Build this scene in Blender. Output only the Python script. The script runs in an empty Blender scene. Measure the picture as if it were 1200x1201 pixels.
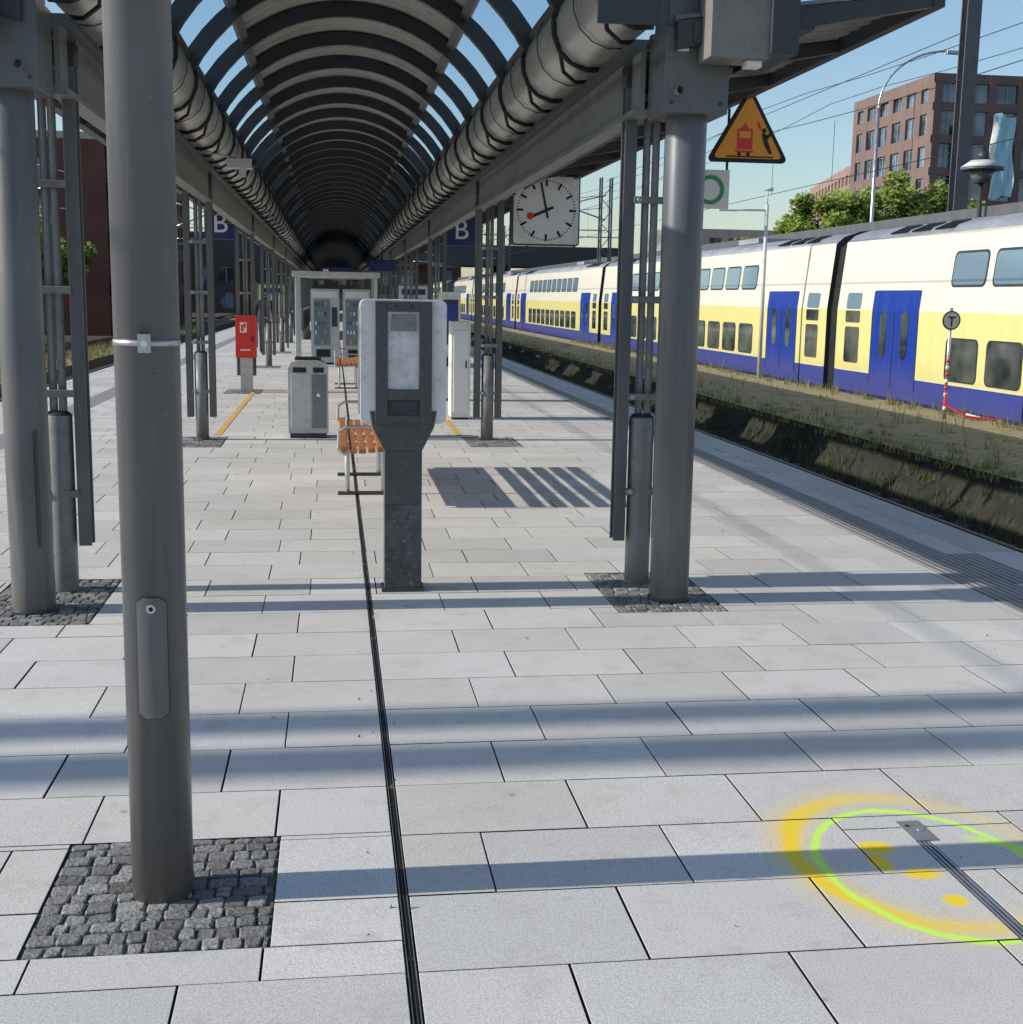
import bpy, math, random
from mathutils import Vector, Matrix
random.seed(7)
S = bpy.context.scene
rnd = random.random
def U(a, b): return a + (b - a) * rnd()

# ------------------------------------------------------------ materials
def newmat(name):
    m = bpy.data.materials.new(name); m.use_nodes = True
    nt = m.node_tree
    b = nt.nodes["Principled BSDF"]
    return m, nt, b
def N(nt, t, **kw):
    n = nt.nodes.new(t)
    for k, v in kw.items():
        setattr(n, k, v)
    return n
def mathn(nt, op, a, b=None, clamp=False):
    n = nt.nodes.new("ShaderNodeMath"); n.operation = op; n.use_clamp = clamp
    for i, v in enumerate((a, b)):
        if v is None: continue
        if isinstance(v, (int, float)): n.inputs[i].default_value = v
        else: nt.links.new(v, n.inputs[i])
    return n.outputs[0]
def maprange(nt, v, a, b, c=0.0, d=1.0, smooth=False):
    n = nt.nodes.new("ShaderNodeMapRange")
    if smooth: n.interpolation_type = 'SMOOTHSTEP'
    nt.links.new(v, n.inputs[0])
    for i, x in enumerate((a, b, c, d)): n.inputs[i + 1].default_value = x
    return n.outputs[0]
def mixc(nt, fac, a, b, bt='MIX'):
    n = nt.nodes.new("ShaderNodeMix"); n.data_type = 'RGBA'; n.blend_type = bt
    for idx, v in ((0, fac), (6, a), (7, b)):
        if isinstance(v, (int, float)): n.inputs[idx].default_value = v
        elif isinstance(v, tuple): n.inputs[idx].default_value = (v[0], v[1], v[2], 1)
        else: nt.links.new(v, n.inputs[idx])
    return n.outputs[2]
def noise(nt, vec, scale, detail=3, rough=0.55):
    n = nt.nodes.new("ShaderNodeTexNoise")
    n.inputs["Scale"].default_value = scale
    n.inputs["Detail"].default_value = min(detail, 4)
    n.inputs["Roughness"].default_value = rough
    if vec is not None: nt.links.new(vec, n.inputs["Vector"])
    return n.outputs[0]
def objco(nt):
    return nt.nodes.new("ShaderNodeTexCoord").outputs["Object"]
def bump(nt, b, h, strength=0.2, dist=0.01):
    n = nt.nodes.new("ShaderNodeBump")
    n.inputs["Strength"].default_value = strength
    n.inputs["Distance"].default_value = dist
    nt.links.new(h, n.inputs["Height"]); nt.links.new(n.outputs[0], b.inputs["Normal"])
def simple(name, col, rough=0.5, metal=0.0, var=0.25, scale=3.0, spec=0.5, dirt=None, bmp=0.0, bscale=60):
    m, nt, b = newmat(name)
    co = objco(nt)
    n1 = noise(nt, co, scale, 3, 0.6)
    f = maprange(nt, n1, 0.3, 0.7, 0, 1)
    lo = tuple(c * (1 - var) for c in col); hi = tuple(min(1, c * (1 + var)) for c in col)
    c = mixc(nt, f, lo, hi)
    if dirt:
        n2 = noise(nt, co, scale * 3.3, 4, 0.75)
        c = mixc(nt, maprange(nt, n2, 0.5, 0.72, 0, 0.7), c, dirt)
    nt.links.new(c, b.inputs["Base Color"])
    nt.links.new(maprange(nt, n1, 0.3, 0.7, max(0.02, rough - 0.08), min(1, rough + 0.1)), b.inputs["Roughness"])
    b.inputs["Metallic"].default_value = metal
    b.inputs["Specular IOR Level"].default_value = spec
    if bmp: bump(nt, b, noise(nt, co, bscale, 4, 0.6), bmp, 0.01)
    return m

M = {}
m, nt, b = newmat('anthracite_paint')
co = objco(nt)
mp = N(nt, "ShaderNodeMapping"); mp.inputs["Scale"].default_value = (18, 18, 1.2); nt.links.new(co, mp.inputs["Vector"])
st = noise(nt, mp.outputs[0], 1.0, 4, 0.7)
c = mixc(nt, maprange(nt, noise(nt, co, 2.0, 3), .3, .7), (0.088, 0.092, 0.098), (0.122, 0.126, 0.132))
c = mixc(nt, maprange(nt, st, .52, .75, 0, .5), c, (0.19, 0.185, 0.17))
c = mixc(nt, maprange(nt, noise(nt, co, 55, 3, .8), .69, .73, 0, .8), c, (0.32, 0.31, 0.29))
zs = N(nt, "ShaderNodeSeparateXYZ"); nt.links.new(co, zs.inputs[0])
c = mixc(nt, maprange(nt, zs.outputs[2], 0.0, 0.22, 0.55, 0), c, (0.17, 0.155, 0.13))
nt.links.new(c, b.inputs["Base Color"]); nt.links.new(maprange(nt, st, .3, .7, .28, .5), b.inputs["Roughness"])
M['steel'] = m
M['frame_dk'] = simple('dark_frame_paint', (0.06, 0.062, 0.066), 0.4, 0, 0.15, 4, 0.5, (0.11, 0.105, 0.1))
M['steel_dk'] = simple('dark_steel_paint', (0.036, 0.041, 0.048), 0.45, 0, 0.2, 3)
M['steel_lt'] = simple('grey_beam_paint', (0.20, 0.195, 0.175), 0.5, 0, 0.15, 2, 0.5, (0.11, 0.10, 0.085))
M['sleeve'] = simple('grey_sleeve', (0.2, 0.205, 0.21), 0.42, 0, 0.15, 4, 0.5, (0.12, 0.11, 0.1))
M['galv'] = simple('galvanised', (0.5, 0.51, 0.52), 0.35, 0.8, 0.15, 8)
M['panel'] = simple('soffit_panel', (0.46, 0.45, 0.41), 0.30, 0.3, 0.16, 1.5, 0.5, (0.30, 0.27, 0.23))
M['corr'] = simple('corrugated_sheet', (0.31, 0.305, 0.28), 0.45, 0.2, 0.12, 1.5, 0.5, (0.17, 0.16, 0.135))
M['black'] = simple('black_rubber', (0.012, 0.012, 0.013), 0.6, 0, 0.3, 6)
M['white'] = simple('white_plastic', (0.78, 0.78, 0.76), 0.4, 0, 0.04, 3)
M['shell'] = simple('weathered_white_shell', (0.72, 0.72, 0.70), 0.4, 0, 0.06, 4, 0.5, (0.45, 0.43, 0.38))
M['ltgrey'] = simple('light_grey_plastic', (0.54, 0.55, 0.53), 0.45, 0, 0.08, 4, 0.5, (0.38, 0.36, 0.32))
M['dusty'] = simple('dusty_panel', (0.6, 0.61, 0.61), 0.5, 0, 0.15, 9, 0.5, (0.34, 0.33, 0.31))
M['bingrey'] = simple('brushed_steel', (0.50, 0.50, 0.47), 0.4, 0.3, 0.12, 5, 0.5, (0.3, 0.28, 0.26))
M['wood'] = simple('bench_wood', (0.42, 0.15, 0.05), 0.45, 0, 0.3, 14)
M['red'] = simple('red_paint', (0.7, 0.03, 0.02), 0.4, 0, 0.1, 5)
M['orange'] = simple('orange_sign', (0.92, 0.34, 0.01), 0.4, 0, 0.04, 5)
M['dblue'] = simple('blue_sign', (0.02, 0.03, 0.13), 0.35, 0, 0.1, 5)
M['green'] = simple('green_sign', (0.03, 0.3, 0.12), 0.4, 0, 0.1, 5)
M['yline'] = simple('yellow_line', (0.70, 0.40, 0.07), 0.7, 0, 0.25, 12, 0.3, (0.5, 0.44, 0.35))
def trainpaint(name, col, dirt):
    m, nt, b = newmat(name); co = objco(nt)
    mp = N(nt, "ShaderNodeMapping"); mp.inputs["Scale"].default_value = (3, 3, .35); nt.links.new(co, mp.inputs["Vector"])
    s1 = noise(nt, mp.outputs[0], 1.5, 4, .75)
    c = mixc(nt, maprange(nt, s1, .48, .75, 0, .55), col, dirt)
    zs = N(nt, "ShaderNodeSeparateXYZ"); nt.links.new(co, zs.inputs[0])
    c = mixc(nt, maprange(nt, zs.outputs[2], -.5, .5, .35, 0), c, (0.16, 0.12, 0.08))
    nt.links.new(c, b.inputs["Base Color"]); nt.links.new(maprange(nt, s1, .3, .7, .18, .4), b.inputs["Roughness"])
    return m
M['tblue'] = trainpaint('train_blue', (0.012, 0.042, 0.28), (0.03, 0.06, 0.24))
M['tyellow'] = trainpaint('train_yellow', (0.68, 0.63, 0.25), (0.52, 0.47, 0.23))
M['tcream'] = trainpaint('train_cream', (0.70, 0.67, 0.56), (0.54, 0.50, 0.40))
M['troof'] = simple('train_roof', (0.3, 0.32, 0.34), 0.5, 0.1, 0.15, 1, 0.5, (0.18, 0.18, 0.18))
M['rail'] = simple('rail_steel', (0.16, 0.10, 0.07), 0.5, 0.4, 0.3, 5)
M['sleeper'] = simple('concrete_sleeper', (0.12, 0.10, 0.085), 0.8, 0, 0.2, 4)
M['concrete'] = simple('concrete', (0.3, 0.29, 0.26), 0.85, 0, 0.2, 2, 0.3, (0.16, 0.14, 0.11), 0.2, 20)
M['earthwall'] = simple('mossy_dark_wall', (0.042, 0.035, 0.025), 0.95, 0, 0.4, 3.5, 0.2, (0.03, 0.042, 0.015), 1.0, 12)
M['brick'] = simple('mauve_brown_brick', (0.17, 0.12, 0.105), 0.85, 0, 0.12, 0.4)
M['brick2'] = simple('salmon_brick', (0.29, 0.20, 0.165), 0.85, 0, 0.12, 0.4)
M['redbrick'] = simple('red_brick', (0.12, 0.047, 0.035), 0.85, 0, 0.2, 0.5)
M['dkbrick'] = simple('sooty_brick', (0.06, 0.04, 0.033), 0.85, 0, 0.3, 0.5)
M['trim'] = simple('stone_trim', (0.4, 0.37, 0.33), 0.8, 0, 0.1, 1)
M['tarp'] = simple('pale_blue_tarp', (0.40, 0.66, 0.76), 0.5, 0, 0.12, 1)
M['bark'] = simple('bark', (0.1, 0.075, 0.05), 0.9, 0, 0.3, 4)
M['skin'] = simple('skin', (0.5, 0.3, 0.22), 0.6, 0, 0.05, 4)
M['cloth'] = simple('dark_cloth', (0.02, 0.022, 0.03), 0.85, 0, 0.2, 6)
M['winframe'] = simple('window_frame', (0.3, 0.3, 0.3), 0.5)

m, nt, b = newmat('window_glass')
b.inputs["Roughness"].default_value = 0.06
b.inputs["Specular IOR Level"].default_value = 1.0
n1 = noise(nt, objco(nt), 0.35, 2); nt.links.new(mixc(nt, maprange(nt, n1, .4, .6), (0.03, 0.045, 0.06), (0.16, 0.24, 0.31)), b.inputs["Base Color"])
M['glass'] = m
m, nt, b = newmat('train_glass')
n1 = noise(nt, objco(nt), 0.9, 2)
nt.links.new(mixc(nt, maprange(nt, n1, .4, .62), (0.02, 0.028, 0.03), (0.11, 0.12, 0.10)), b.inputs["Base Color"])
b.inputs["Roughness"].default_value = 0.05; b.inputs["Specular IOR Level"].default_value = 0.8
M['tglass'] = m
m, nt, b = newmat('upper_train_glass')
b.inputs["Base Color"].default_value = (0.16, 0.24, 0.30, 1); b.inputs["Roughness"].default_value = 0.08
b.inputs["Specular IOR Level"].default_value = 1.0
M['tglass2'] = m

m = bpy.data.materials.new('roof_glass'); m.use_nodes = True; nt = m.node_tree
nt.nodes.clear()
out = N(nt, "ShaderNodeOutputMaterial"); tr = N(nt, "ShaderNodeBsdfTransparent"); gl = N(nt, "ShaderNodeBsdfGlossy")
mx = N(nt, "ShaderNodeMixShader"); mx.inputs[0].default_value = 0.06
tr.inputs[0].default_value = (0.84, 0.93, 1.0, 1); gl.inputs[1].default_value = 0.05
nt.links.new(tr.outputs[0], mx.inputs[1]); nt.links.new(gl.outputs[0], mx.inputs[2]); nt.links.new(mx.outputs[0], out.inputs[0])
M['rglass'] = m

m, nt, b = newmat('granite_paving')
co = objco(nt)
att = N(nt, "ShaderNodeAttribute"); att.attribute_name = "tint"
sp = noise(nt, co, 260, 3, 0.8)
sp2 = noise(nt, co, 90, 3, 0.7)
big = noise(nt, co, 0.7, 4, 0.6)
mid = noise(nt, co, 5, 4, 0.75)
c = mixc(nt, maprange(nt, sp, 0.36, 0.64), (0.39, 0.375, 0.355), (0.86, 0.835, 0.80))
c = mixc(nt, maprange(nt, sp2, 0.56, 0.68, 0, 0.4), c, (0.27, 0.255, 0.245))
c = mixc(nt, 1.0, c, att.outputs[0], 'MULTIPLY')
c = mixc(nt, maprange(nt, big, 0.4, 0.72, 0, 0.35), c, (0.41, 0.385, 0.34))
c = mixc(nt, maprange(nt, mid, 0.52, 0.8, 0, 0.5), c, (0.36, 0.335, 0.30))
vor = N(nt, "ShaderNodeTexVoronoi"); vor.inputs["Scale"].default_value = 2.3; nt.links.new(co, vor.inputs["Vector"])
c = mixc(nt, maprange(nt, vor.outputs["Distance"], 0.02, 0.035, 0.55, 0), c, (0.2, 0.18, 0.16))
sep = N(nt, "ShaderNodeSeparateXYZ"); nt.links.new(co, sep.inputs[0])
X, Y = sep.outputs[0], sep.outputs[1]
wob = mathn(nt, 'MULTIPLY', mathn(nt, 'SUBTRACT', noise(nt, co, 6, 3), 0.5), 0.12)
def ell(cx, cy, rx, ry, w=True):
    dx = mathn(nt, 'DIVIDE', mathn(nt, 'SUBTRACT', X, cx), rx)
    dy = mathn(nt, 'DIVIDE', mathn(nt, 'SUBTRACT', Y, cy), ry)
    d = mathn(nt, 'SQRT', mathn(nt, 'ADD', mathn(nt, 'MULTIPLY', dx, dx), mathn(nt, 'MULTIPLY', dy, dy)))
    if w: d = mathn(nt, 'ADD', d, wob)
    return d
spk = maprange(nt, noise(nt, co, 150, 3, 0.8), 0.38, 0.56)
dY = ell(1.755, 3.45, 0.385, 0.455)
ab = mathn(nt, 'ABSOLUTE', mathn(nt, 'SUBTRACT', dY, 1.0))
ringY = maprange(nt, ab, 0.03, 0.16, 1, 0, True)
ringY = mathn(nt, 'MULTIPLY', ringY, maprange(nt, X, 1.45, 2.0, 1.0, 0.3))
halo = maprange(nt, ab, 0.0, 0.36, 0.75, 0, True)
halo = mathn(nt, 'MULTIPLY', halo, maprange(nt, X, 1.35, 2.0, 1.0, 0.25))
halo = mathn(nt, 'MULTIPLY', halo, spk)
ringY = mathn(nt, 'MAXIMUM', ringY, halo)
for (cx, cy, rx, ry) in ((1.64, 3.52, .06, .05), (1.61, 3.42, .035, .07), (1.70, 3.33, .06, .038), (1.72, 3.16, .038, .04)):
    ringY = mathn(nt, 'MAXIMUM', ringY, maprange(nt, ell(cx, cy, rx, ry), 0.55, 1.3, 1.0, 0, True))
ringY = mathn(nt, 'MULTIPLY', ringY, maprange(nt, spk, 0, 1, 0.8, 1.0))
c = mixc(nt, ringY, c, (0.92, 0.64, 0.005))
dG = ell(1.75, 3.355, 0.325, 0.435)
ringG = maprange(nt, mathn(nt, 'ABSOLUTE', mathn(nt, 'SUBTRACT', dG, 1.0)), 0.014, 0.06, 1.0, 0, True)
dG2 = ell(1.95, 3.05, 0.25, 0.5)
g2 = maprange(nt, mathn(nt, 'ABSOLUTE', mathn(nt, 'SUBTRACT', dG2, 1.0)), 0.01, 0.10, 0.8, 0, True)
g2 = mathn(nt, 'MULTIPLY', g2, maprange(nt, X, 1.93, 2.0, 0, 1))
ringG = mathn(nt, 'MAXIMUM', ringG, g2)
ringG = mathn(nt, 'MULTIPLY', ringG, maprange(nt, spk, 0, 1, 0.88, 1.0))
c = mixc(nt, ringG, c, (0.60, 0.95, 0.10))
nt.links.new(c, b.inputs["Base Color"]); b.inputs["Roughness"].default_value = 0.75
b.inputs["Specular IOR Level"].default_value = 0.3
bump(nt, b, sp, 0.2, 0.003)
M['pave'] = m
m, nt, b = newmat('cobble')
co = objco(nt)
att = N(nt, "ShaderNodeAttribute"); att.attribute_name = "tint"
c = mixc(nt, maprange(nt, noise(nt, co, 90, 4, 0.8), .32, .68), (0.10, 0.10, 0.10), (0.42, 0.41, 0.39))
c = mixc(nt, 1.0, c, att.outputs[0], 'MULTIPLY')
nt.links.new(c, b.inputs["Base Color"]); b.inputs["Roughness"].default_value = 0.8
bump(nt, b, noise(nt, co, 45, 4, 0.75), 0.9, 0.012)
M['cobble'] = m
M['grout'] = simple('grout_sand', (0.09, 0.08, 0.06), 0.95, 0, 0.4, 20)
M['joint'] = simple('joint', (0.035, 0.034, 0.032), 0.95, 0, 0.3, 10)
m, nt, b = newmat('peeled_paint')
co = objco(nt)
pn = noise(nt, co, 7, 4, 0.8)
c = mixc(nt, maprange(nt, pn, 0.40, 0.60), (0.05, 0.052, 0.055), (0.10, 0.102, 0.105))
c = mixc(nt, maprange(nt, noise(nt, co, 35, 4, 0.8), 0.60, 0.64, 0, .8), c, (0.24, 0.235, 0.22))
nt.links.new(c, b.inputs["Base Color"]); b.inputs["Roughness"].default_value = 0.6
bump(nt, b, pn, 0.3, 0.004)
M['peel'] = m
m, nt, b = newmat('tactile_paving')
co = objco(nt)
w = N(nt, "ShaderNodeTexWave"); w.bands_direction = 'X'; w.inputs["Scale"].default_value = 6.5; w.inputs["Distortion"].default_value = 0
nt.links.new(co, w.inputs["Vector"])
c = mixc(nt, maprange(nt, w.outputs[0], .3, .7), (0.18, 0.175, 0.17), (0.38, 0.37, 0.35))
c = mixc(nt, maprange(nt, noise(nt, co, 3, 4), .4, .7, 0, .4), c, (0.2, 0.19, 0.17))
nt.links.new(c, b.inputs["Base Color"]); b.inputs["Roughness"].default_value = 0.8
bump(nt, b, w.outputs[0], 0.6, 0.01)
M['tactile'] = m
m, nt, b = newmat('ballast')
co = objco(nt)
v = N(nt, "ShaderNodeTexVoronoi"); v.inputs["Scale"].default_value = 16; nt.links.new(co, v.inputs["Vector"])
c = mixc(nt, maprange(nt, noise(nt, co, 25, 4, .8), .3, .7), (0.04, 0.032, 0.025), (0.13, 0.105, 0.08))
c = mixc(nt, maprange(nt, noise(nt, co, 0.5, 4), .45, .6, 0, .85), c, (0.04, 0.055, 0.02))
nt.links.new(c, b.inputs["Base Color"]); b.inputs["Roughness"].default_value = 0.95
bump(nt, b, v.outputs["Distance"], 1.0, 0.05)
M['ballast'] = m
m, nt, b = newmat('mossy_pavers')
co = objco(nt)
br = N(nt, "ShaderNodeTexBrick"); br.inputs["Scale"].default_value = 2.5; nt.links.new(co, br.inputs["Vector"])
br.inputs["Color1"].default_value = (0.34, 0.27, 0.15, 1); br.inputs["Color2"].default_value = (0.42, 0.34, 0.20, 1); br.inputs["Mortar"].default_value = (0.08, 0.1, 0.03, 1)
c = mixc(nt, maprange(nt, noise(nt, co, 1.3, 4, .75), .5, .66, 0, .75), br.outputs[0], (0.16, 0.17, 0.06))
nt.links.new(c, b.inputs["Base Color"]); b.inputs["Roughness"].default_value = 0.95
bump(nt, b, noise(nt, co, 20, 4), 0.8, 0.05)
M['moss'] = m
def foliage(name, lo, hi):
    m, nt, b = newmat(name)
    att = N(nt, "ShaderNodeAttribute"); att.attribute_name = "tint"
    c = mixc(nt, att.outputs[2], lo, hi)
    nt.links.new(c, b.inputs["Base Color"]); b.inputs["Roughness"].default_value = 0.7
    b.inputs["Specular IOR Level"].default_value = 0.2
    tl = N(nt, "ShaderNodeBsdfTranslucent"); nt.links.new(c, tl.inputs[0])
    mx = N(nt, "ShaderNodeMixShader"); mx.inputs[0].default_value = 0.35
    o = [n for n in nt.nodes if n.type == 'OUTPUT_MATERIAL'][0]
    nt.links.new(b.outputs[0], mx.inputs[1]); nt.links.new(tl.outputs[0], mx.inputs[2]); nt.links.new(mx.outputs[0], o.inputs[0])
    return m
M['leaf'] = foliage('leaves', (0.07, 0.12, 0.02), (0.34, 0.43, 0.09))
M['grass'] = foliage('grass_blades', (0.08, 0.10, 0.025), (0.40, 0.36, 0.14))

# ------------------------------------------------------------ mesh builder
class MB:
    def __init__(s):
        s.v = []; s.f = []; s.m = []; s.sm = []; s.mats = []; s.t = []
        s.tint = None
    def mi(s, k):
        if k not in s.mats: s.mats.append(k)
        return s.mats.index(k)
    def face(s, idx, k, smooth=False):
        s.f.append(tuple(idx)); s.m.append(s.mi(k)); s.sm.append(smooth); s.t.append(s.tint if s.tint is not None else 1.0)
    def poly(s, pts, k, smooth=False):
        n = len(s.v); s.v += [tuple(p) for p in pts]
        s.face(range(n, n + len(pts)), k, smooth)
    def obox(s, o, ux, uy, uz, k):
        o = Vector(o); ux = Vector(ux); uy = Vector(uy); uz = Vector(uz)
        n = len(s.v)
        for dz in (0, 1):
            for dy in (0, 1):
                for dx in (0, 1):
                    s.v.append(tuple(o + ux * dx + uy * dy + uz * dz))
        for q in ((0, 2, 3, 1), (4, 5, 7, 6), (0, 1, 5, 4), (2, 6, 7, 3), (0, 4, 6, 2), (1, 3, 7, 5)):
            s.face([n + i for i in q], k)
    def box(s, x0, x1, y0, y1, z0, z1, k):
        s.obox((x0, y0, z0), (x1 - x0, 0, 0), (0, y1 - y0, 0), (0, 0, z1 - z0), k)
    def cyl(s, p0, p1, r0, k, r1=None, seg=16, caps=True):
        if r1 is None: r1 = r0
        p0 = Vector(p0); p1 = Vector(p1); d = (p1 - p0).normalized()
        a = d.orthogonal().normalized(); b2 = d.cross(a)
        n = len(s.v)
        for p, r in ((p0, r0), (p1, r1)):
            for i in range(seg):
                an = 2 * math.pi * i / seg
                s.v.append(tuple(p + a * math.cos(an) * r + b2 * math.sin(an) * r))
        for i in range(seg):
            j = (i + 1) % seg
            s.face((n + i, n + j, n + seg + j, n + seg + i), k, True)
        if caps:
            s.face([n + i for i in reversed(range(seg))], k); s.face([n + seg + i for i in range(seg)], k)
    def tube(s, pts, r, k, seg=6):
        for a, b2 in zip(pts[:-1], pts[1:]):
            s.cyl(a, b2, r, k, seg=seg, caps=False)
    def prism(s, pts, d, k):
        d = Vector(d); n = len(s.v); c = len(pts)
        s.v += [tuple(p) for p in pts]; s.v += [tuple(Vector(p) + d) for p in pts]
        s.face(list(range(n, n + c)), k); s.face(list(reversed(range(n + c, n + 2 * c))), k)
        for i in range(c):
            j = (i + 1) % c
            s.face((n + i, n + c + i, n + c + j, n + j), k)
    def make(s, name, bevel=0, parent=None, tint=False, recalc=True):
        me = bpy.data.meshes.new(name); me.from_pydata(s.v, [], s.f)
        for k in s.mats: me.materials.append(M[k])
        me.polygons.foreach_set("material_index", s.m)
        me.polygons.foreach_set("use_smooth", s.sm)
        if tint:
            a = me.color_attributes.new("tint", 'FLOAT_COLOR', 'CORNER')
            data = []
            for p, t in zip(me.polygons, s.t):
                if isinstance(t, tuple): cc = (t[0], t[1], t[2], 1)
                else: cc = (t, t, t, 1)
                data += list(cc) * p.loop_total
            a.data.foreach_set("color", data)
        me.update()
        if recalc:
            import bmesh
            bm = bmesh.new(); bm.from_mesh(me); bmesh.ops.recalc_face_normals(bm, faces=bm.faces); bm.to_mesh(me); bm.free()
        o = bpy.data.objects.new(name, me); S.collection.objects.link(o)
        if bevel:
            md = o.modifiers.new("bevel", 'BEVEL'); md.width = bevel; md.segments = 2; md.limit_method = 'ANGLE'; md.angle_limit = math.radians(50)
            md.use_clamp_overlap = True
        if parent: o.parent = parent
        return o
def rrect(w, h, r, seg=4):
    pts = []
    for cx, cy, a0 in ((w / 2 - r, h / 2 - r, 0), (-w / 2 + r, h / 2 - r, 90), (-w / 2 + r, -h / 2 + r, 180), (w / 2 - r, -h / 2 + r, 270)):
        for i in range(seg + 1):
            a = math.radians(a0 + 90 * i / seg)
            pts.append((cx + r * math.cos(a), cy + r * math.sin(a)))
    return pts
XC = 0.135
def mir(x): return 2 * XC - x

# ------------------------------------------------------------ world, sun, camera
EL = 26.5
w = bpy.data.worlds.new("World"); S.world = w; w.use_nodes = True
nt = w.node_tree; bg = nt.nodes["Background"]
sky = nt.nodes.new("ShaderNodeTexSky"); sky.sky_type = 'NISHITA'; sky.sun_disc = False
sky.sun_elevation = math.radians(EL); sky.sun_rotation = math.radians(-90)
sky.altitude = 0; sky.air_density = 1.15; sky.dust_density = 0.6; sky.ozone_density = 3.2
nt.links.new(sky.outputs[0], bg.inputs[0]); bg.inputs[1].default_value = 0.15
sl = bpy.data.lights.new("sun", 'SUN'); sl.energy = 5.0; sl.angle = math.radians(0.5); sl.color = (1.0, 0.935, 0.85)
so = bpy.data.objects.new("sun", sl); S.collection.objects.link(so); so.rotation_euler = (0, -math.radians(90 - EL), 0)

F = 1500.0
cY = Vector((-208, 255, -F)).normalized()
rho = 150.0
cZ = Vector((rho, (F * F + 208 * rho) / 255.0, F)).normalized()
cX = cY.cross(cZ)
cam = bpy.data.cameras.new("camera"); co_ = bpy.data.objects.new("camera", cam); S.collection.objects.link(co_)
R = Matrix((cX, cY, cZ)).to_4x4()
co_.matrix_world = Matrix.Translation((0, 0, 1.65)) @ R
cam.sensor_fit = 'HORIZONTAL'; cam.sensor_width = 36; cam.lens = 36 * F / 1200; cam.clip_end = 3000; cam.clip_start = 0.05
S.camera = co_
S.view_settings.view_transform = 'Standard'; S.view_settings.look = 'None'; S.view_settings.exposure = 0

# ------------------------------------------------------------ ground
g = MB(); g.poly([(-1500, -1500, -1.02), (1500, -1500, -1.02), (1500, 1500, -1.02), (-1500, 1500, -1.02)], 'ballast'); g.make('ground')
PL, PR = -4.9, 4.6
YA, YB = -8.0, 140.0
g = MB()
g.box(PL + .12, PR - .12, YA, YB, -1.02, -0.012, 'earthwall')
g.box(PR - .12, PR - .02, YA, YB, -1.02, -0.2, 'earthwall'); g.box(PL + .02, PL + .12, YA, YB, -1.02, -0.2, 'earthwall')
g.poly([(PL + .13, YA, -.010), (PR - .13, YA, -.010), (PR - .13, YB, -.010), (PL + .13, YB, -.010)], 'joint')
g.make('platform_base')
patches = [(-.795, -.175, 3.10, 3.785)]
for k in range(0, 8):
    yy = 7.0 + 7.6 * k
    patches.append((1.5, 2.1, yy - .5, yy + .5)); patches.append((mir(2.1), mir(1.5), yy - .55, yy + .5))
D = 0.4098; Y0 = 2.934; W = 0.574; G = 0.0032
t = MB(); t.tint = 1
def subtract(rects, p):
    out = []
    for (a, b2, c, d) in rects:
        if p[0] >= b2 or p[1] <= a or p[2] >= d or p[3] <= c: out.append((a, b2, c, d)); continue
        if p[2] > c: out.append((a, b2, c, p[2]))
        if p[3] < d: out.append((a, b2, p[3], d))
        cc, dd = max(c, p[2]), min(d, p[3])
        if p[0] > a: out.append((a, p[0], cc, dd))
        if p[1] < b2: out.append((p[1], b2, cc, dd))
    return out
drain = (0.168, 0.194); ch2 = (1.79, 1.83, -8.0, 3.66)
tacs = [(3.72, 4.06), (mir(4.06), mir(3.72))]
xpl = (4.06, 4.285, 7.05, 7.95)
k0 = int((YA - Y0) / D); k1 = int((YB - Y0) / D)
for k in range(k0, k1):
    ya, yb = Y0 + k * D, Y0 + (k + 1) * D
    offR = .785 if k % 2 == 0 else .575
    offL = -.19 if k % 2 == 0 else -.385
    if k == 1: offR = .442
    if k > 9: offR += U(-.06, .06); offL += U(-.06, .06)
    for (xa, xb, off) in ((PL + .16, drain[0], offL), (drain[1], PR - .32, offR)):
        n0 = math.floor((xa - off) / W)
        xs = [xa] + [off + W * i for i in range(n0, n0 + 40) if xa + .02 < off + W * i < xb - .02] + [xb]
        for a, b2 in zip(xs[:-1], xs[1:]):
            rects = [(a, b2, ya, yb)]
            for tc in tacs: rects = subtract(rects, (tc[0], tc[1], -99, 999))
            if yb > 0 and ya < 60:
                for p in patches:
                    if p[2] < yb and p[3] > ya: rects = subtract(rects, p)
            rects = subtract(rects, ch2); rects = subtract(rects, xpl)
            v = U(.86, 1.06); tt = (v * U(.99, 1.01), v, v * U(.965, 1.0))
            z = U(-.0008, .0008)
            for (x0, x1, y0, y1) in rects:
                if x1 - x0 < .015 or y1 - y0 < .015: continue
                t.tint = tt
                gx = G * U(.7, 1.3); gy = G * U(.7, 1.3)
                x0 += gx; x1 -= gx; y0 += gy; y1 -= gy
                e = 0.0012
                n = len(t.v)
                if y0 < 15:
                    t.v += [(x0, y0, -.009), (x1, y0, -.009), (x1, y1, -.009), (x0, y1, -.009),
                            (x0, y0, z - .001), (x1, y0, z - .001), (x1, y1, z - .001), (x0, y1, z - .001),
                            (x0 + e, y0 + e, z), (x1 - e, y0 + e, z), (x1 - e, y1 - e, z), (x0 + e, y1 - e, z)]
                    for i in range(4):
                        j = (i + 1) % 4
                        t.face((n + i, n + j, n + 4 + j, n + 4 + i), 'joint'); t.face((n + 4 + i, n + 4 + j, n + 8 + j, n + 8 + i), 'pave')
                    t.face((n + 8, n + 9, n + 10, n + 11), 'pave')
                else:
                    t.v += [(x0, y0, z), (x1, y0, z), (x1, y1, z), (x0, y1, z)]
                    t.face((n, n + 1, n + 2, n + 3), 'pave')
y = YA
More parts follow.
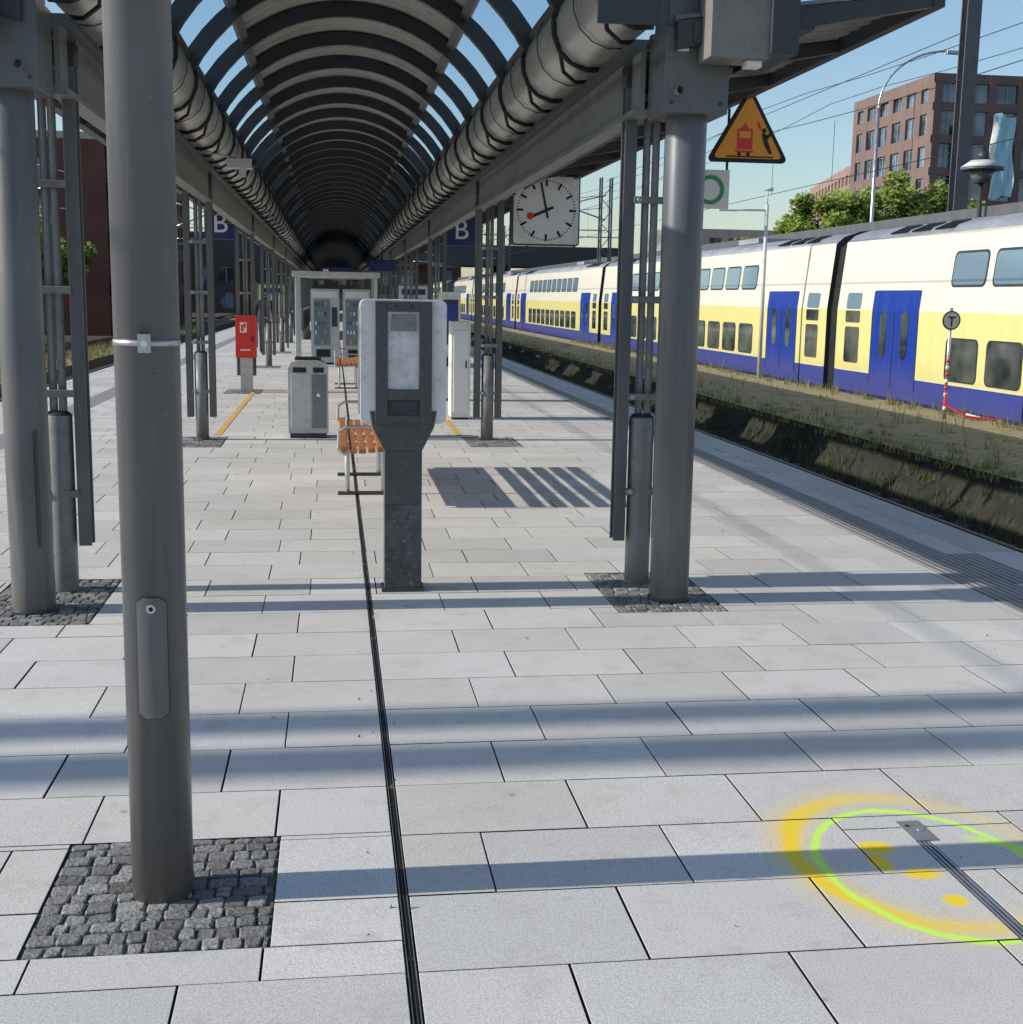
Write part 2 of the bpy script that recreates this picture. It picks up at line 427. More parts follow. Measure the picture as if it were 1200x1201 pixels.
while y < YB:
    v = U(.75, 1.0); t.tint = (v, v, v)
    for (a, b2) in ((PR - .315, PR), (PL, PL + .155)):
        t.box(a, b2, y + .004, y + .996, -.18, 0.001, 'pave')
    y += 1.0
t.make('platform_paving', tint=True, recalc=False)
t = MB()
for tc in tacs:
    y = YA
    while y < YB:
        t.box(tc[0] + .004, tc[1] - .004, y + .002, y + .30, -.009, .002 + U(-.001, .001), 'tactile'); y += .305
t.box(4.065, 4.28, 7.06, 7.94, -.009, .003, 'tactile')
t.make('tactile_strip')
d = MB()
d.box(drain[0] + .002, drain[0] + .004, YA, YB, -.009, -.002, 'galv'); d.box(drain[1] - .004, drain[1] - .002, YA, YB, -.009, -.002, 'galv')
d.box(.180, .183, YA, YB, -.009, -.004, 'steel_dk')
y = YA
while y < YB:
    d.box(drain[0] + .004, drain[1] - .004, y, y + .012, -.009, -.004, 'steel_dk'); y += 1.0
d.box(drain[0] + .004, drain[1] - .004, YA, YB, -.0095, -.0085, 'black')
d.make('slot_drain')
d = MB()
d.box(1.792, 1.798, YA, 3.55, -.009, .0005, 'galv'); d.box(1.822, 1.828, YA, 3.55, -.009, .0005, 'galv'); d.box(1.807, 1.813, YA, 3.55, -.009, -.001, 'galv')
d.box(1.798, 1.822, YA, 3.55, -.0095, -.0085, 'black')
d.box(1.785, 1.86, 3.55, 3.70, -.008, .003, 'sleeve'); d.cyl((1.835, 3.63, .003), (1.835, 3.63, .005), .012, 'galv'); d.cyl((1.805, 3.66, .003), (1.805, 3.66, .005), .007, 'black')
d.make('service_channel_cover')
c = MB()
for (x0, x1, y0, y1) in patches:
    c.tint = 1.0
    c.poly([(x0, y0, -.0055), (x1, y0, -.0055), (x1, y1, -.0055), (x0, y1, -.0055)], 'grout')
    near = y0 < 8
    s0 = .060 if near else .1
    y = y0 + .003
    while y < y1 - .02:
        h = min(U(.85, 1.15) * s0, y1 - .003 - y)
        x = x0 + .003
        while x < x1 - .02:
            ww = min(U(.7, 1.5) * s0, x1 - .003 - x)
            v = U(.5, 1.15); c.tint = (v, v * .995, v * U(.95, 1.02))
            g_ = .0028; zt = U(-.001, .005)
            xa, xb, ya, yb = x + g_, x + ww - g_, y + g_, y + h - g_
            if xb - xa > .01:
                def j(): return U(-.0035, .0035)
                r = min(.007, (xb - xa) * .2, (yb - ya) * .2)
                base = [(xa + r, ya), (xb - r, ya), (xb, ya + r), (xb, yb - r), (xb - r, yb), (xa + r, yb), (xa, yb - r), (xa, ya + r)]
                base = [(p[0] + j(), p[1] + j()) for p in base]
                cx, cy = (xa + xb) / 2, (ya + yb) / 2
                sx_, sy_ = U(-.06, .06), U(-.06, .06)
                n = len(c.v)
                for (f_, z) in ((1, -.008), (1, zt - .004), (.86, zt)):
                    for p in base:
                        px_, py_ = cx + (p[0] - cx) * f_, cy + (p[1] - cy) * f_
                        c.v.append((px_, py_, z + (px_ - cx) * sx_ + (py_ - cy) * sy_ + U(-.0008, .0008)))
                for l in (0, 8):
                    for i in range(8):
                        jn = (i + 1) % 8
                        c.face((n + l + i, n + l + jn, n + l + 8 + jn, n + l + 8 + i), 'cobble', False)
                c.face([n + 16 + i for i in range(8)], 'cobble', False)
            x += ww
        y += h
c.make('granite_sett_patches', tint=True, recalc=False)
l = MB()
for (x0, x1, y0, y1) in ((-1.40, -1.33, 15.3, 22.0), (1.45, 1.52, 15.3, 22.0), (-1.33, -.6, 21.93, 22.0), (-.7, -.35, 18.9, 18.97)):
    l.poly([(x0, y0, .004), (x1, y0, .004), (x1, y1, .004), (x0, y1, .004)], 'yline')
l.make('yellow_line_marking')
l = MB()
for i in range(90):
    x, y = U(-3.5, 4), U(2.4, 12); a = U(0, 3.14); s_ = U(.004, .009)
    if i % 4 == 0: l.cyl((x, y, .005), (x + .02 * math.cos(a), y + .02 * math.sin(a), .005), .0032, 'ltgrey' if i % 8 else 'yline', seg=6)
    else: l.poly([(x, y, .003), (x + s_ * math.cos(a), y + s_ * math.sin(a), .006), (x + s_ * 1.4 * math.cos(a + .7), y + s_ * 1.4 * math.sin(a + .7), .003)], 'bark')
l.make('small_litter')

# ------------------------------------------------------------ tracks
def track(xc, zr, ya=-20, yb=260):
    t = MB()
    for sx in (-.7175, .7175):
        t.box(xc + sx - .035, xc + sx + .035, ya, yb, zr - .04, zr, 'rail'); t.box(xc + sx - .012, xc + sx + .012, ya, yb, zr - .12, zr - .04, 'rail')
        t.box(xc + sx - .06, xc + sx + .06, ya, yb, zr - .14, zr - .12, 'rail')
    y = ya
    while y < min(yb, 120):
        t.box(xc - 1.3, xc + 1.3, y, y + .25, -1.1, zr - .14, 'sleeper'); y += .62
    t.make('railway_track')
track(6.2, -.80); track(13.7, -.76); track(-6.6, -.76); track(-11.0, -.76)
s_ = MB()
s_.box(7.85, 11.5, -20, 200, -1.02, -.36, 'earthwall')
n = len(s_.v); yy = 2.0; rows = 0
cols = ((7.30, -1.03), (7.48, -.93), (7.60, -.80), (7.72, -.66), (7.80, -.50), (7.88, -.39))
while yy < 90:
    w1 = .07 * math.sin(yy * 1.3) + .05 * math.sin(yy * 3.1 + 1)
    for q, (cx, cz) in enumerate(cols):
        j_ = .0 if q == 5 else 1
        s_.v.append((cx + j_ * (w1 + U(-.05, .05)), yy, cz + j_ * U(-.05, .05)))
    rows += 1; yy += .13 if yy < 30 else .5
for r in range(rows - 1):
    for q in range(5):
        a = n + r * 6 + q; s_.face((a, a + 1, a + 7, a + 6), 'earthwall', False)
s_.poly([(7.86, -20, -.355), (11.49, -20, -.355), (11.49, 200, -.355), (7.86, 200, -.355)], 'moss')
s_.make('overgrown_side_platform', recalc=False)
s_ = MB(); s_.box(-9.4, -8.3, 5, 200, -1.02, -.7, 'moss'); s_.make('grass_verge')
gr = MB()
def tuft(x, y, z, h, n, sp=.12, tmin=0, tmax=1):
    for i in range(n):
        a = U(0, 6.28); r = U(0, sp); bx, by = x + math.cos(a) * r, y + math.sin(a) * r
        hh = h * U(.5, 1.2); lx, ly = U(-.45, .45) * hh, U(-.45, .45) * hh
        w_ = U(.005, .011); a2 = U(0, 3.14)
        gr.tint = U(tmin, tmax)
        gr.poly([(bx - math.cos(a2) * w_, by - math.sin(a2) * w_, z), (bx + math.cos(a2) * w_, by + math.sin(a2) * w_, z), (bx + lx, by + ly, z + hh)], 'grass')
for i in range(520):
    x = 7.9 + abs(random.gauss(0, .7))
    if x > 11.4 or i % 5 == 0: x = U(7.9, 11.4)
    tuft(x, 10 + 60 * rnd() ** 1.6, -.36, U(.04, .13), 10)
for i in range(60): tuft(U(8.3, 11.2), U(14, 45), -.36, U(.22, .45), 6, .12, .4, 1)
for i in range(500): tuft(U(7.75, 8.1), 9 + 50 * rnd() ** 1.6, -.42, U(.06, .24), 12, .15)
for i in range(350):
    u_ = rnd(); tuft(7.35 + .45 * u_, 8 + 40 * rnd() ** 1.6, -1.0 + .5 * u_, U(.06, .2), 9, .14, 0, .4)
for i in range(300): tuft(U(7.0, 7.6), 8 + 50 * rnd() ** 1.5, -1.02, U(.1, .36), 11, .15, 0, .6)
for i in range(250): tuft(U(11.0, 11.45), U(14, 60), -.36, U(.08, .25), 10)
for i in range(250): tuft(U(4.7, 5.4), U(7, 50), -1.02, U(.1, .35), 10, .12, 0, .6)
for i in range(500): tuft(U(-9.5, -8.2), U(20, 90), -.7, U(.15, .5), 12)
for i in range(50): tuft(random.choice((.170, .192)), U(3, 14), -.008, .018, 2)
gr.make('grass', tint=True, recalc=False)

# ------------------------------------------------------------ canopy
CY0, CY1 = 6.55, 128.0
RA, ZCV = 1.47, 2.66
def arc(ang, r=RA): return (XC + r * math.sin(ang), ZCV + r * math.cos(ang))
A1, A2 = math.radians(38), math.radians(60)
cp = MB()
per = .16; ys = []; y = CY0
while y < CY1:
    ys += [(y, 0), (y + per * .35, 0), (y + per * .5, .022), (y + per * .85, .022)]; y += per
na = 14; n = len(cp.v)
for (y, dz) in ys:
    for i in range(na + 1):
        x, z = arc(-A1 + 2 * A1 * i / na, RA + dz); cp.v.append((x, y, z))
for j in range(len(ys) - 1):
    for i in range(na):
        a = n + j * (na + 1) + i; cp.face((a, a + 1, a + na + 2, a + na + 1), 'corr')
EAVE = {0: 3.08, 1: 2.45}
for sgn in (0, 1):
    n = len(cp.v)
    wp = [(1.72, 3.04), (EAVE[sgn], 3.04 + .2 * (EAVE[sgn] - 1.72) / 1.36)]
    for (y, dz) in ys:
        for (x, z) in wp: cp.v.append((mir(x) if sgn else x, y, z + dz * 1.5))
    for j in range(len(ys) - 1):
        a = n + j * 2; cp.face((a, a + 1, a + 3, a + 2), 'corr')
# glazing bays; beyond the first third only every third bay is glazed, the rest is sheet
bay = 7.6 / 6
for s in (-1, 1):
    q = 0; y = CY0
    while y < CY1 - .1:
        y2 = min(CY1, y + bay); n = len(cp.v); ng = 5
        mt = 'rglass' if (y < 19 or q % 3 == 0) else 'steel'
        for yy in (y, y2):
            for i in range(ng + 1):
                x, z = arc(s * (A1 + (A2 - A1) * i / ng), RA + .012); cp.v.append((x, yy, z))
        for i in range(ng): cp.face((n + i, n + i + 1, n + ng + 2 + i, n + ng + 1 + i), mt, True)
        y = y2; q += 1
bul = [(1.60, 3.02), (1.50, 3.015), (1.42, 3.05), (1.355, 3.11), (1.32, 3.19), (1.315, 3.28), (1.34, 3.36), (1.39, 3.42), (1.42, 3.44)]
for s in (0, 1):
    n = len(cp.v)
    for y in (CY0, CY1):
        for (x, z) in bul: cp.v.append((mir(x) if s else x, y, z))
    L = len(bul)
    for i in range(L - 1): cp.face((n + i, n + i + 1, n + L + i + 1, n + L + i), 'panel', True)
def both(x0, x1, y0, y1, z0, z1, k):
    cp.box(x0, x1, y0, y1, z0, z1, k); cp.box(mir(x1), mir(x0), y0, y1, z0, z1, k)
BY = 6.98
both(1.63, 1.66, BY, CY1, 2.66, 3.0, 'steel_lt')
both(1.595, 1.70, BY, CY1, 2.63, 2.66, 'steel_lt'); both(1.58, 1.72, BY, CY1, 3.0, 3.018, 'steel_lt')
cp.box(3.06, 3.12, CY0, CY1, 3.16, 3.30, 'steel_dk'); cp.box(mir(2.49), mir(2.43), CY0, CY1, 3.08, 3.22, 'steel_dk')
both(2.35, 2.43, CY0, CY1, 3.02, 3.11, 'steel_dk')
both(1.80, 1.90, CY0, CY1, 2.93, 3.03, 'steel_dk')
for s in (-1, 1):
    for an, hw in ((A1, .035), (A2 - .01, .055)):
        x0, z0 = arc(s * an, RA - .06); x1, z1 = arc(s * an, RA + .03)
        tx, tz = math.cos(s * an), -math.sin(s * an)
        cp.obox((x0 - tx * hw, CY0, z0 - tz * hw), (tx * 2 * hw, 0, tz * 2 * hw), (0, CY1 - CY0, 0), (x1 - x0, 0, z1 - z0), 'steel_dk')
y = 6.56
prof_b = [(1.60, 3.005), (1.50, 3.0), (1.41, 3.035), (1.34, 3.10), (1.303, 3.19), (1.298, 3.285), (1.325, 3.37), (1.375, 3.43)]
while y < CY1:
    na2 = 20
    for q in range(na2):
        a0 = -A2 * 1.03 + 2 * A2 * 1.03 * q / na2; a1 = -A2 * 1.03 + 2 * A2 * 1.03 * (q + 1) / na2
        p = [arc(a0, RA - .125), arc(a1, RA - .125), arc(a1, RA - .005), arc(a0, RA - .005)]
        cp.prism([(a, y, b2) for a, b2 in p], (0, .07, 0), 'steel_dk')
    for s in (0, 1):
        sx = (lambda x: mir(x)) if s else (lambda x: x)
        cp.tube([(sx(x), y + .03, z) for x, z in prof_b], .015, 'black')
        if y < 30:
            cp.tube([(sx(x) , y + .66, z + .008) for x, z in prof_b], .004, 'steel_dk', 5)
            cp.tube([(sx(1.345), y + .04, 3.09), (sx(1.38), y + .12, 3.0), (sx(1.47), y + .2, 2.955), (sx(1.56), y + .26, 2.97)], .012, 'black', 6)
        ex = EAVE[s]; a, b2 = sx(1.72), sx(ex); ez = 3.035 + .2 * (ex - 1.72) / 1.36
        cp.prism([(a, y, 2.90), (b2, y, ez - .07), (b2, y, ez), (a, y, 3.035)], (0, .06, 0), 'steel_dk')
    y += bay
for k in range(0, 16):
    yy = 7.23 + 7.6 * k
    for s in (0, 1):
        f = (lambda x: mir(x)) if s else (lambda x: x)
        a, b2 = sorted((f(1.60), f(2.05))); cp.box(a, b2, yy - .06, yy + .06, 2.80, 2.92, 'steel_dk')
both(1.50, 1.56, CY0, CY1, 2.90, 2.93, 'steel_dk')
cp.tube([(1.74, CY0, 2.70), (1.74, CY1, 2.70)], .02, 'galv', 8); cp.tube([(mir(1.74), CY0, 2.70), (mir(1.74), CY1, 2.70)], .02, 'galv', 8)
both(1.30, 1.62, CY0 - .03, CY0 - .004, 3.0, 3.42, 'steel_dk')
cp.make('platform_canopy', recalc=False)

# column clusters
for k in range(0, 16):
    yy = 7.23 + 7.6 * k
    for s in (0, 1):
        X0 = 1.762 if not s else mir(1.762)
        c = MB()
        c.cyl((X0, yy, 0), (X0, yy, .98), .072, 'sleeve', seg=24 if k < 3 else 10); c.cyl((X0, yy, .98), (X0, yy, 1.0), .072, 'steel_dk', .05, seg=20)
        c.cyl((X0 - .022, yy, 1.0), (X0 - .022, yy, 2.95), .022, 'sleeve', seg=10); c.cyl((X0 + .028, yy - .01, 1.0), (X0 + .028, yy - .01, 2.95), .022, 'sleeve', seg=10)
        for dx in (-.125, .125):
            c.box(X0 + dx - .035, X0 + dx + .035, yy - .05, yy - .04, .26, 2.96, 'steel'); c.box(X0 + dx - .035, X0 + dx + .035, yy + .04, yy + .05, .26, 2.96, 'steel')
            c.box(X0 + dx - .006, X0 + dx + .006, yy - .04, yy + .04, .26, 2.96, 'steel')
        z = .55
        while z < 2.9:
            c.box(X0 - .1, X0 + .1, yy - .062, yy - .052, z - .02, z + .02, 'sleeve'); c.cyl((X0 - .07, yy - .07, z), (X0 - .07, yy - .05, z), .015, 'galv', seg=8)
            c.box(X0 - .09, X0 + .09, yy - .05, yy + .03, z - .012, z + .012, 'sleeve')
            z += .55
        if k == 0:
            XX, YY = (1.845, 6.80) if not s else (-1.56, 6.775)
            r = .108
            c.cyl((XX, YY, .0), (XX, YY, 2.62), r, 'steel', seg=64)
            c.cyl((XX, YY, .0), (XX, YY, .02), r + .012, 'steel_dk', seg=48)
            c.box(XX - .17, XX + .17, YY - .17, YY + .17, 2.60, 3.02, 'steel'); c.box(XX - .15, XX + .15, YY - .15, YY + .15, 3.02, 3.3, 'steel')
            sx = 1 if not s else -1
            a, b2 = sorted((XX + sx * .0, XX + sx * .30)); c.box(a, b2, YY - .40, YY - .175, 2.84, 3.3, 'steel_lt')
            a, b2 = sorted((XX + sx * .30, XX + sx * .44)); c.box(a, b2, YY - .43, YY + .2, 2.86, 3.34, 'steel_dk')
            c.box(XX - .11, XX - .05, YY - .19, YY - .172, 2.90, 2.96, 'white')
            c.box(XX + sx * .24 - .04, XX + sx * .24 + .04, YY - .36, YY - .28, 2.805, 2.838, 'white')
            for (bx, bz) in ((-.13, 2.65), (.13, 2.65)): c.cyl((XX + bx, YY - .182, bz), (XX + bx, YY - .17, bz), .010, 'steel_dk', seg=8)
            if s: c.box(XX + .06, XX + .075, YY - .105, YY - .09, .35, .95, 'steel_dk')
        c.make('canopy_column', bevel=.004 if k == 0 else 0)

# ------------------------------------------------------------ near pole
def cyl_patch(mb, cx, cy, r, ang0, w, h, zc, rad, k, nu=10, nv=24):
    rows = []
    for j in range(nv + 1):
        v = -h / 2 + h * j / nv
        hw = w / 2
        d_ = abs(v) - (h / 2 - rad)
        if d_ > 0: hw = w / 2 - rad + math.sqrt(max(0, rad * rad - d_ * d_))
        rows.append([(-hw + 2 * hw * i / nu, zc + v) for i in range(nu + 1)])
    n = len(mb.v)
    for row in rows:
        for (u, z) in row:
            a = ang0 + u / r; mb.v.append((cx + r * math.cos(a), cy + r * math.sin(a), z))
    for j in range(nv):
        for i in range(nu):
            a = n + j * (nu + 1) + i; mb.face((a, a + 1, a + nu + 2, a + nu + 1), k, True)
p = MB(); PX, PY, PRr = -.482, 3.441, .0832
p.cyl((PX, PY, -.005), (PX, PY, 6.2), PRr, 'steel', seg=80)
p.cyl((PX, PY, 6.2), (PX, PY, 6.22), PRr + .004, 'steel_dk', seg=48)
ang = math.atan2(-PY, -PX) - .12
cyl_patch(p, PX, PY, PRr + .0012, ang, .084, .333, .695, .022, 'black')
cyl_patch(p, PX, PY, PRr + .0024, ang, .080, .329, .695, .020, 'steel')
a = ang
def oncyl(a, r, z): return (PX + r * math.cos(a), PY + r * math.sin(a), z)
p.cyl(oncyl(a, PRr, .83), oncyl(a, PRr + .006, .83), .012, 'galv', seg=14); p.cyl(oncyl(a, PRr + .005, .83), oncyl(a, PRr + .0075, .83), .006, 'black', seg=10)
p.cyl((PX, PY, 1.513), (PX, PY, 1.528), PRr + .002, 'galv', seg=48)
a2 = ang + .05
px, py, _ = oncyl(a2, PRr + .012, 0)
tx, ty = -math.sin(a2), math.cos(a2); nx, ny = math.cos(a2), math.sin(a2)
p.obox((px - tx * .016 - nx * .01, py - ty * .016 - ny * .01, 1.497), (tx * .032, ty * .032, 0), (nx * .014, ny * .014, 0), (0, 0, .047), 'galv')
p.cyl((px + nx * .004 , py + ny * .004, 1.52), (px + nx * .012, py + ny * .012, 1.52), .008, 'white', seg=10)
p.make('lamp_post')

# ------------------------------------------------------------ telephone pedestal
ph = MB(); x, y = .375, 7.145
ph.box(x - .104, x + .104, y - .07, y + .07, .02, .50, 'peel')
ph.box(x - .104, x + .104, y - .07, y + .07, .50, .80, 'frame_dk')
ph.box(x - .12, x + .12, y - .085, y + .085, 0, .02, 'steel_dk')
ph.prism([(x - .104, y - .07, .80), (x + .104, y - .07, .80), (x + .17, y - .07, .93), (x + .185, y - .07, 1.02), (x - .185, y - .07, 1.02), (x - .17, y - .07, .93)], (0, .14, 0), 'frame_dk')
sh = [(x + u, y - .06, 1.29 + v) for u, v in rrect(.475, .68, .035)]
ph.prism(sh, (0, .26, 0), 'shell')
for (a, b2, c, d_) in ((-.155, -.088, .955, 1.62), (.088, .155, .955, 1.62), (-.088, .088, 1.565, 1.62), (-.088, .088, .955, 1.0), (-.088, .088, 1.085, 1.14)):
    ph.box(x + a, x + b2, y - .095, y - .059, c, d_, 'frame_dk')
ph.box(x - .088, x + .088, y - .075, y - .061, 1.14, 1.565, 'dusty')
ph.box(x - .088, x + .088, y - .068, y - .061, 1.0, 1.085, 'steel_dk')
ph.prism([(x - .07 + 0, y - .075, 1.46), (x + .07, y - .075, 1.46), (x + .065, y - .075, 1.55), (x - .065, y - .075, 1.55)], (0, -.012, 0), 'sleeve')
ph.box(x - .05, x - .035, y - .10, y - .094, 1.585, 1.60, 'black'); ph.box(x + .035, x + .05, y - .10, y - .094, 1.585, 1.60, 'black')
ph.box(x - .245, x - .236, y - .03, y + .17, 1.0, 1.58, 'sleeve')
ph.box(x - .15, x + .15, y + .20, y + .24, 1.0, 1.58, 'steel_dk'); ph.box(x - .12, x - .06, y + .24, y + .29, 1.15, 1.42, 'black')
ph.make('payphone_pedestal', bevel=.006)

# ------------------------------------------------------------ benches
def bench(x, y0, y1):
    b = MB()
    for i in range(6):
        xa = x + i * .072; z = .44 + (.012 if i in (0, 5) else 0) - .008 * math.sin(i)
        b.box(xa, xa + .055, y0, y1, z, z + .032, 'wood')
    for i in range(5):
        z = .52 + i * .078; xo = x + .455 + i * .022
        b.obox((xo, y0, z), (.028, 0, 0), (0, y1 - y0, 0), (.014, 0, .05), 'wood')
    for yy in (y0 + .75, y1 - .55):
        b.box(x + .04, x + .42, yy - .02, yy + .02, .40, .43, 'galv')
        b.cyl((x + .06, yy, .02), (x + .06, yy, .41), .02, 'galv'); b.cyl((x + .36, yy, .02), (x + .36, yy, .41), .02, 'galv')
        b.obox((x + .43, yy - .02, .40), (.03, 0, 0), (0, .04, 0), (.13, 0, .5), 'galv')
        b.box(x - .02, x + .5, yy - .05, yy + .05, 0.001, .02, 'steel_dk')
    b.box(x + .02, x + .05, y0 + .1, y1 - .1, .405, .43, 'galv'); b.box(x + .36, x + .39, y0 + .1, y1 - .1, .405, .43, 'galv')
    for yy in (y0 + .03, y1 - .03):
        b.tube([(x + .02, yy, .43), (x - .015, yy, .47), (x - .01, yy, .60), (x + .05, yy, .64), (x + .47, yy, .64)], .014, 'galv', 8)
    b.make('park_bench', bevel=.004)
bench(.04, 9.95, 12.4)
bench(.02, 22.3, 24.7)

# ------------------------------------------------------------ litter bin
b = MB(); x, y = -.305, 15.15; w_ = .23
b.prism([(x - w_, y - .2, .06), (x - w_, y - .2, .80), (x - w_ + .03, y - .2, .87), (x - .12, y - .2, .90), (x + .12, y - .2, .90), (x + w_ - .03, y - .2, .87), (x + w_, y - .2, .80), (x + w_, y - .2, .06)], (0, .4, 0), 'bingrey')
b.box(x - w_ + .02, x + w_ - .02, y - .18, y + .18, 0, .06, 'steel_dk')
b.box(x - .15, x + .15, y - .15, y + .15, .90, .93, 'black')
b.box(x - w_ + .035, x + .03, y - .208, y - .199, .12, .74, 'ltgrey'); b.box(x + .045, x + w_ - .02, y - .206, y - .199, .12, .74, 'sleeve')
b.box(x - .17, x - .02, y - .212, y - .2, .76, .82, 'black'); b.box(x + .06, x + .18, y - .212, y - .2, .76, .82, 'black')
b.cyl((x + .12, y - .215, .5), (x + .12, y - .2, .5), .02, 'white')
b.make('litter_bin', bevel=.008)

b = MB(); x, y = -1.47, 22.1
b.box(x - .17, x + .17, y - .12, y + .08, .58, 1.28, 'red'); b.box(x - .09, x + .02, y - .125, y - .121, 1.0, 1.17, 'white')
b.box(x - .075, x - .035, y - .128, y - .1255, 1.02, 1.13, 'red'); b.box(x - .03, x + .005, y - .128, y - .1255, 1.08, 1.15, 'red')
b.box(x + .10, x + .12, y - .135, y - .12, .85, .95, 'black'); b.box(x - .09, x + .07, y - .124, y - .1205, .70, .72, 'white')
b.box(x - .1, x + .1, y - .06, y + .06, 0, .58, 'bingrey')
b.make('fire_hydrant_cabinet', bevel=.008)

def vend(x0, x1, y, h, k):
    v = MB()
    v.box(x0, x1, y, y + .7, .05, h, 'ltgrey'); v.box(x0 + .04, x1 - .04, y + .03, y + .67, 0, .05, 'black')
    v.box(x0 + .07, x1 - .22, y - .015, y - .001, .45, h - .25, 'glass'); v.box(x0 + .12, x1 - .22, y - .02, y - .002, .18, .36, 'black')
    v.box(x1 - .18, x1 - .05, y - .015, y - .001, .9, 1.35, 'steel_dk'); v.box(x0 + .05, x1 - .05, y - .012, y - .001, h - .2, h - .06, 'white')
    r_ = ['red', 'orange', 'green', 'tblue', 'white', 'steel', 'steel', 'black']
    for zi in range(5):
        z = .5 + zi * .22
        xx = x0 + .1
        while xx < x1 - .28:
            v.box(xx, xx + .035, y - .022, y - .016, z, z + .08, random.choice(r_)); xx += .075
    v.make('vending_machine', bevel=.01)
vend(-.55, .12, 31.0, 1.78, 0); vend(.2, .85, 31.0, 1.78, 1)
v = MB()
for xx in (-.85, .95):
    for yy in (30.2, 32.2): v.box(xx - .04, xx + .04, yy - .04, yy + .04, 0, 2.05, 'ltgrey')
v.box(-.95, 1.05, 30.1, 32.3, 2.05, 2.17, 'ltgrey'); v.box(-.86, -.84, 30.24, 32.16, .2, 2.0, 'rglass'); v.box(.94, .96, 30.24, 32.16, .2, 2.0, 'rglass')
v.make('glass_shelter', bevel=.01)
v = MB(); v.box(1.56, 1.82, 17.3, 17.75, .03, 1.32, 'shell'); v.box(1.58, 1.80, 17.32, 17.73, 0, .03, 'black'); v.box(1.59, 1.79, 17.29, 17.299, .1, 1.2, 'white'); v.box(1.75, 1.77, 17.28, 17.29, .7, .8, 'black'); v.make('electrical_cabinet', bevel=.01)
v = MB(); v.box(1.66, 1.98, 20.4, 20.8, .05, 1.72, 'shell'); v.box(1.68, 1.96, 20.42, 20.78, 0, .05, 'black'); v.box(1.70, 1.94, 20.385, 20.399, .9, 1.6, 'steel_dk'); v.box(1.72, 1.92, 20.38, 20.384, 1.25, 1.55, 'tblue'); v.box(1.73, 1.91, 20.37, 20.384, .55, .7, 'black'); v.make('ticket_machine', bevel=.01)
# stair enclosure and boards further down the platform
v = MB()
for xx in (-1.15, 1.4):
    v.box(xx - .05, xx + .05, 48, 60, 0, .25, 'concrete'); v.box(xx - .03, xx + .03, 48, 60, 1.05, 1.12, 'galv')
    for yy in range(48, 61, 2): v.box(xx - .035, xx + .035, yy - .035, yy + .035, .25, 2.35, 'steel')
    v.box(xx - .01, xx + .01, 48.05, 59.95, .27, 1.04, 'glass')
v.box(-1.3, 1.55, 47.7, 60.3, 2.35, 2.5, 'steel_dk'); v.box(-.5, .75, 47.62, 47.7, 2.36, 2.62, 'dblue'); v.box(-.4, -.2, 47.6, 47.62, 2.42, 2.56, 'white')
v.make('stair_enclosure')
for (x, y) in ((-1.9, 40.5), (2.4, 44), (-2.2, 52), (2.0, 33)):
    v = MB()
    v.box(x - .5, x - .44, y, y + .06, 0, 2.0, 'steel'); v.box(x + .44, x + .5, y, y + .06, 0, 2.0, 'steel'); v.box(x - .44, x + .44, y - .03, y + .08, .75, 1.95, 'sleeve')
    v.box(x - .38, x + .38, y - .045, y - .031, .8, 1.9, 'white' if x > 0 else 'tyellow'); v.box(x - .3, x + .3, y - .055, y - .046, 1.0, 1.6, 'ltgrey'); v.box(x - .3, x + .3, y - .055, y - .046, 1.68, 1.82, 'dblue')
    v.make('timetable_board')

# ------------------------------------------------------------ signs
def text(body, size, loc, mat, name, parent, rot=(math.radians(90), 0, 0), ext=.002):
    cu = bpy.data.curves.new(name, 'FONT'); cu.body = body; cu.size = size; cu.extrude = ext; cu.align_x = 'CENTER'; cu.align_y = 'CENTER'
    o = bpy.data.objects.new(name, cu); o.location = loc; o.rotation_euler = rot; cu.materials.append(M[mat]); S.collection.objects.link(o); o.parent = parent
    return o
v = MB(); x, y = 3.12, 9.7
def rtri(cx, zc, s, r, yy):
    pts = []
    for a in (90, 210, 330):
        c_ = (cx + (s - 2 * r) * math.cos(math.radians(a)), zc + (s - 2 * r) * math.sin(math.radians(a)))
        for da in (-60, -30, 0, 30, 60):
            pts.append((c_[0] + r * math.cos(math.radians(a + da)), yy, c_[1] + r * math.sin(math.radians(a + da))))
    return pts
zc = 2.88
v.prism(rtri(x, zc, .375, .03, y), (0, .02, 0), 'black'); v.prism(rtri(x, zc, .315, .02, y - .004), (0, .003, 0), 'orange')
yy = y - .007
v.box(x - .09, x + .03, yy, yy + .002, zc - .09, zc + .06, 'red'); v.box(x - .075, x + .015, yy - .002, yy - .0005, zc - .01, zc + .04, 'orange')
v.box(x - .10, x + .04, yy, yy + .002, zc - .115, zc - .10, 'red'); v.prism([(x - .06, yy, zc + .06), (x - .03, yy, zc + .10), (x, yy, zc + .06)], (0, .002, 0), 'red')
for px_ in (-.07, .0): v.cyl((x + px_, yy, zc - .125), (x + px_, yy + .002, zc - .125), .015, 'black', seg=10)
v.cyl((x + .12, yy, zc + .05), (x + .12, yy + .002, zc + .05), .018, 'black', seg=10)
v.prism([(x + .10, yy, zc + .03), (x + .13, yy, zc + .03), (x + .16, yy, zc - .05), (x + .12, yy, zc - .05)], (0, .002, 0), 'black')
v.prism([(x + .12, yy, zc - .05), (x + .16, yy, zc - .05), (x + .19, yy, zc - .12), (x + .165, yy, zc - .12)], (0, .002, 0), 'black')
v.prism([(x + .13, yy, zc + .01), (x + .19, yy, zc + .05), (x + .195, yy, zc + .03), (x + .14, yy, zc - .02)], (0, .002, 0), 'black')
